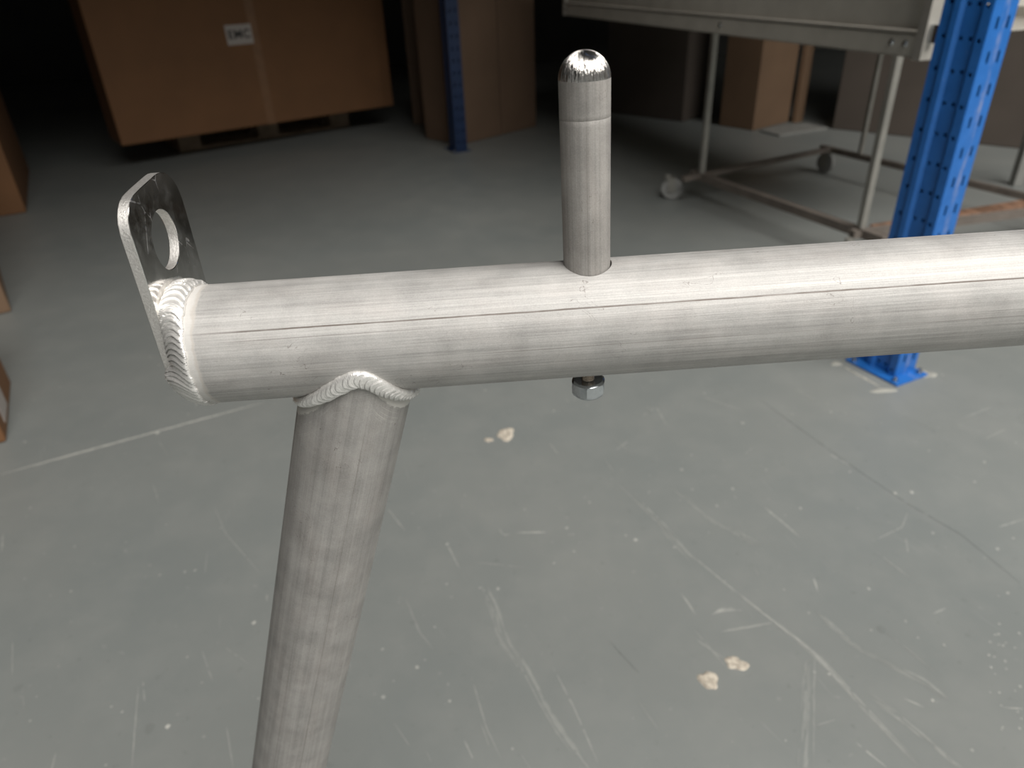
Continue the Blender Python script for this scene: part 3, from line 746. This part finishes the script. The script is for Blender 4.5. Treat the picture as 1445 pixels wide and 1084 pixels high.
# pallet
pr = empty('wooden_pallet', (-2.047, 4.444, 0), a1-.03, 'low wooden pallet in the dark under the huge carton', 'pallet')
pw, pd = 1.11, .40
for k in range(3):
    y0 = [0, pd/2-.05, pd-.1][k]
    box('bottom_board', 0, pw, y0, y0+.09, 0, .018, M_wood, pr, .001)
    for x0 in (0, pw/2-.065, pw-.13): box('block', x0, x0+.13, y0, y0+.09, .018, .105, M_wood, pr, .001)
for k in range(3):
    x0 = [0, pw/2-.05, pw-.1][k]; box('stringer_board', x0, x0+.1, 0, pd, .105, .123, M_wood, pr, .001)
for k in range(6): y0 = k*(pd-.08)/5; box('deck_board', 0, pw, y0, y0+.08, .123, .1445, M_wood, pr, .001)

a45 = math.radians(45)
carton('tall_carton', -.335, 4.345, math.radians(46), .345, .32, 1.3, 'tall brown carton directly right of the far blue upright', mat=M_card4, tape=False)
carton('tall_carton', -.090, 4.60, math.radians(46), .310, .30, 1.3, 'narrow darker brown carton at the right end of the pair behind the far upright', mat=M_card4, tape=False)
carton('tall_carton', -.70, 5.05, math.radians(4), .30, .40, 1.2, 'shadowed brown carton seen left of the far blue upright', mat=M_card4, tape=False)
# left edge
c2 = carton('low_carton', -1.645-.55*math.cos(math.radians(36)), 2.097-.55*math.sin(math.radians(36)), math.radians(36), .55, .95, .40, 'light brown carton at the left edge, middle one of three', mat=M_card3, tape=False)
carton('tall_carton', -2.281-.8*math.cos(math.radians(30)), 3.246-.8*math.sin(math.radians(30)), math.radians(30), .8, 1.0, 1.2, 'dark brown tall carton at the upper left edge, behind the light brown one', mat=M_card, tape=False)
c3 = carton('low_carton', -1.195-.5*math.cos(math.radians(30)), 1.345-.5*math.sin(math.radians(30)), math.radians(30), .5, .32, .30, 'brown carton with white sticker at the left edge, nearest of the three', mat=M_card, tape=False)
box('sticker', .5005, .502, .06, .16, .02, .09, M_label, c3)
# right background
carton('light_carton', 1.405, 4.43, math.radians(38), .36, .25, 1.3, 'pale tan carton behind the steel trolley', mat=M_card3, tape=False)
carton('wide_carton', .62, 5.22, math.radians(-45), .62, .32, 1.4, 'dark brown wide carton behind the left leg of the trolley', mat=M_card2, tape=False)
box_ = empty('edge_board', (1.70, 4.63, 0), math.radians(38), 'pale upright board leaning beside the tan carton', 'board')
box('board', 0, .075, -.03, .0, 0, 1.3, M_card3, box_, .002)
carton('wide_carton', 1.86, 4.40, math.radians(-43), 1.12, .55, 1.4, 'long dark brown carton behind trolley and blue upright', mat=M_card2, tape=False)
carton('wide_carton', 2.70, 3.615, math.radians(-43), .9, .5, 1.4, 'dark brown carton at the far right edge beyond the blue upright', mat=M_card2, tape=False)
sh = empty('board_sheet', (1.50, 4.24, 0), math.radians(24), 'pale flat board lying on the floor behind the trolley', 'board')
box('sheet', 0, .36, 0, .17, 0, .012, M_pwhite, sh, .002)
# pale post and rusty beam on the right
pp = empty('white_post', (2.13, 3.08, 0), 0, 'thin pale post at the right edge behind the blue upright', 'post')
box('post', 0, .04, 0, .04, .0, .34, M_pwhite, pp, .003)
rb = empty('rusty_beam', (1.30, 2.535, 0), math.atan2(.227, .68), 'rusty orange flat beam lying on the floor right of the blue upright', 'beam')
box('beam', 0, 1.3, -.02, .035, 0, .03, M_rust, rb, .004)
rw = empty('wall_rail', (2.2, 3.52, .74), math.radians(-10), 'light horizontal rail running across the brown cartons at upper right', 'rail')

# ------------------------------------------------------------------ trolley
B0 = V((.978, 1.886, 0)); A0 = V((.266, 4.17, 0)); ta = (A0-B0).normalized(); tl = (A0-B0).length
azt = math.atan2(ta.y, ta.x)
# local: x from the near end B to the far end A ; local -y is away from the viewer (to the right)
tr = empty('steel_trolley', (B0.x, B0.y, 0), azt, 'grey sheet-steel trolley with tubular legs and small casters beside the near blue upright', 'trolley')
inv = (Matrix.Translation(B0) @ Matrix.Rotation(azt, 4, 'Z')).inverted()
def T(x, y, z=0): return inv @ V((x, y, z))
zb = .67; zt_ = 1.05
o = box('side_panel', .02, tl-.01, -.020, -.012, zb+.06, zt_, M_galv, tr)
bm = bmesh.new(); bbox(bm, .02, tl, -.03, .0, zb, zb+.005, .001); bbox(bm, .02, tl, -.004, .0, zb, zb+.052, .001); bbox(bm, .02, tl, -.018, .0, zb+.047, zb+.052, .001)
bmobj('bottom_rail', bm, M_galv, tr)
box('top_lip', .02, tl, -.020, .003, zb+.053, zb+.058, M_galvl, tr, .001)
box('end_channel', -.006, .022, -.034, .004, zb-.004, zt_, M_galvl, tr, .002)
box('end_channel', tl-.01, tl+.02, -.034, .004, zb-.002, zt_, M_galvl, tr, .002)
box('side_panel', .02, tl-.01, -.97, -.962, zb, zt_, M_galv, tr)
box('end_rail', .0, .012, -.97, -.03, zb+.10, zb+.13, M_galv, tr)
box('end_panel', tl-.012, tl, -.97, -.03, zb, zt_, M_galv, tr)
box('bottom_panel', .30, tl-.012, -.962, -.03, zb+.01, zb+.016, M_galv, tr)
def screw(x, z_, y=.0):
    bm = bmesh.new(); cyl(bm, (x, y, z_), (x, y+.004, z_), .0085, .005, n=14); bmobj('screw', bm, M_zinc, tr)
for x, z_ in ((.055, zb+.030), (.10, zb+.030), (tl-.02, zb+.03), (.9, zb+.03)): screw(x, z_)
screw(.16, zb+.155, -.012)
bm = bmesh.new(); bbox(bm, -.030, -.006, -.02, -.006, zb+.035, zb+.075, .001); cyl(bm, (-.03, -.012, zb+.055), (-.045, -.012, zb+.055), .006, n=12)
bmobj('hook_bracket', bm, M_zinc, tr)
def leg(p, z0, z1, r=.0115):
    q0, q1 = T(p[0], p[1], z0), T(p[0], p[1], z1); bm = bmesh.new(); bbox(bm, q0.x-r, q0.x+r, q0.y-r, q0.y+r, z0, z1, .003); return bmobj('leg', bm, M_legs, tr)
L1, L2, L3, L4 = (.768, 3.027), (1.112, 2.265), (1.524, 3.256), (1.90, 2.44)
for p in (L1, L2): leg(p, .12, zb+.012)
for p in (L3, L4): leg(p, .12, zb+.012, .009)
def rail(a, b, z_, w, h, mat=M_rail, name='base_rail'):
    a, b = T(a[0], a[1], z_), T(b[0], b[1], z_); d = (b-a); an = math.atan2(d.y, d.x)
    return box(name, 0, d.length, -w/2, w/2, -h, 0, mat, tr, .002, Matrix.Translation(a) @ Matrix.Rotation(an, 4, 'Z'))
e = V((.411, -.911)); g = V((.872, .49)).normalized()
L1v, L2v = V(L1), V(L2)
rail(L1v-e*.06, L2v+e*.10, .12, .03, .025)
rail((1.43, 3.46), (1.90, 2.44), .12, .02, .02)
rail(L1v-g*.10, (1.47, 3.42), .122, .025, .02)
rail(L2v-g*.04, (1.90, 2.44), .118, .025, .02)
def caster(p, rz):
    q0 = T(p[0], p[1], 0)
    root_m = Matrix.Translation((q0.x, q0.y, 0)) @ Matrix.Rotation(rz, 4, 'Z')
    bm = bmesh.new(); cyl(bm, (0, -.011, .045), (0, .011, .045), .045, n=32); bmesh.ops.bevel(bm, geom=[e_ for e_ in bm.edges if len(e_.link_faces) == 2 and e_.calc_face_angle(0) > 1], offset=.004, segments=2, affect='EDGES')
    for v in bm.verts: v.co = root_m @ v.co
    w = bmobj('caster_wheel', bm, M_rubber, tr)
    bm = bmesh.new(); cyl(bm, (0, -.020, .045), (0, .020, .045), .012, n=16)
    for s in (-1, 1): bbox(bm, -.015, .017, s*.017-.0015, s*.017+.0015, .035, .092, .0)
    bbox(bm, -.015, .03, -.019, .019, .089, .093); cyl(bm, (.02, 0, .09), (.02, 0, .105), .012, n=12)
    for v in bm.verts: v.co = root_m @ v.co
    f = bmobj('fork', bm, M_legs, w)
    return w
caster((.661, 3.085), 1.0); caster((1.07, 2.20), .4); caster((1.45, 3.43), .2); caster((1.92, 2.42), .8)

# ------------------------------------------------------------------ storage racking above the cartons, over the top of the picture
bpy.data.objects.remove(rw)
rk = empty('rack_shelf', (-.40, 4.36, 0), AZ, 'chipboard rack shelf on beams above the cartons', 'shelf')
box('shelf_board', -3.4, 3.4, -.05, 2.6, 1.62, 1.65, M_shelf, rk)
box('shelf_beam', -3.4, 3.4, -.06, -.01, 1.50, 1.62, M_rust, rk, .002)
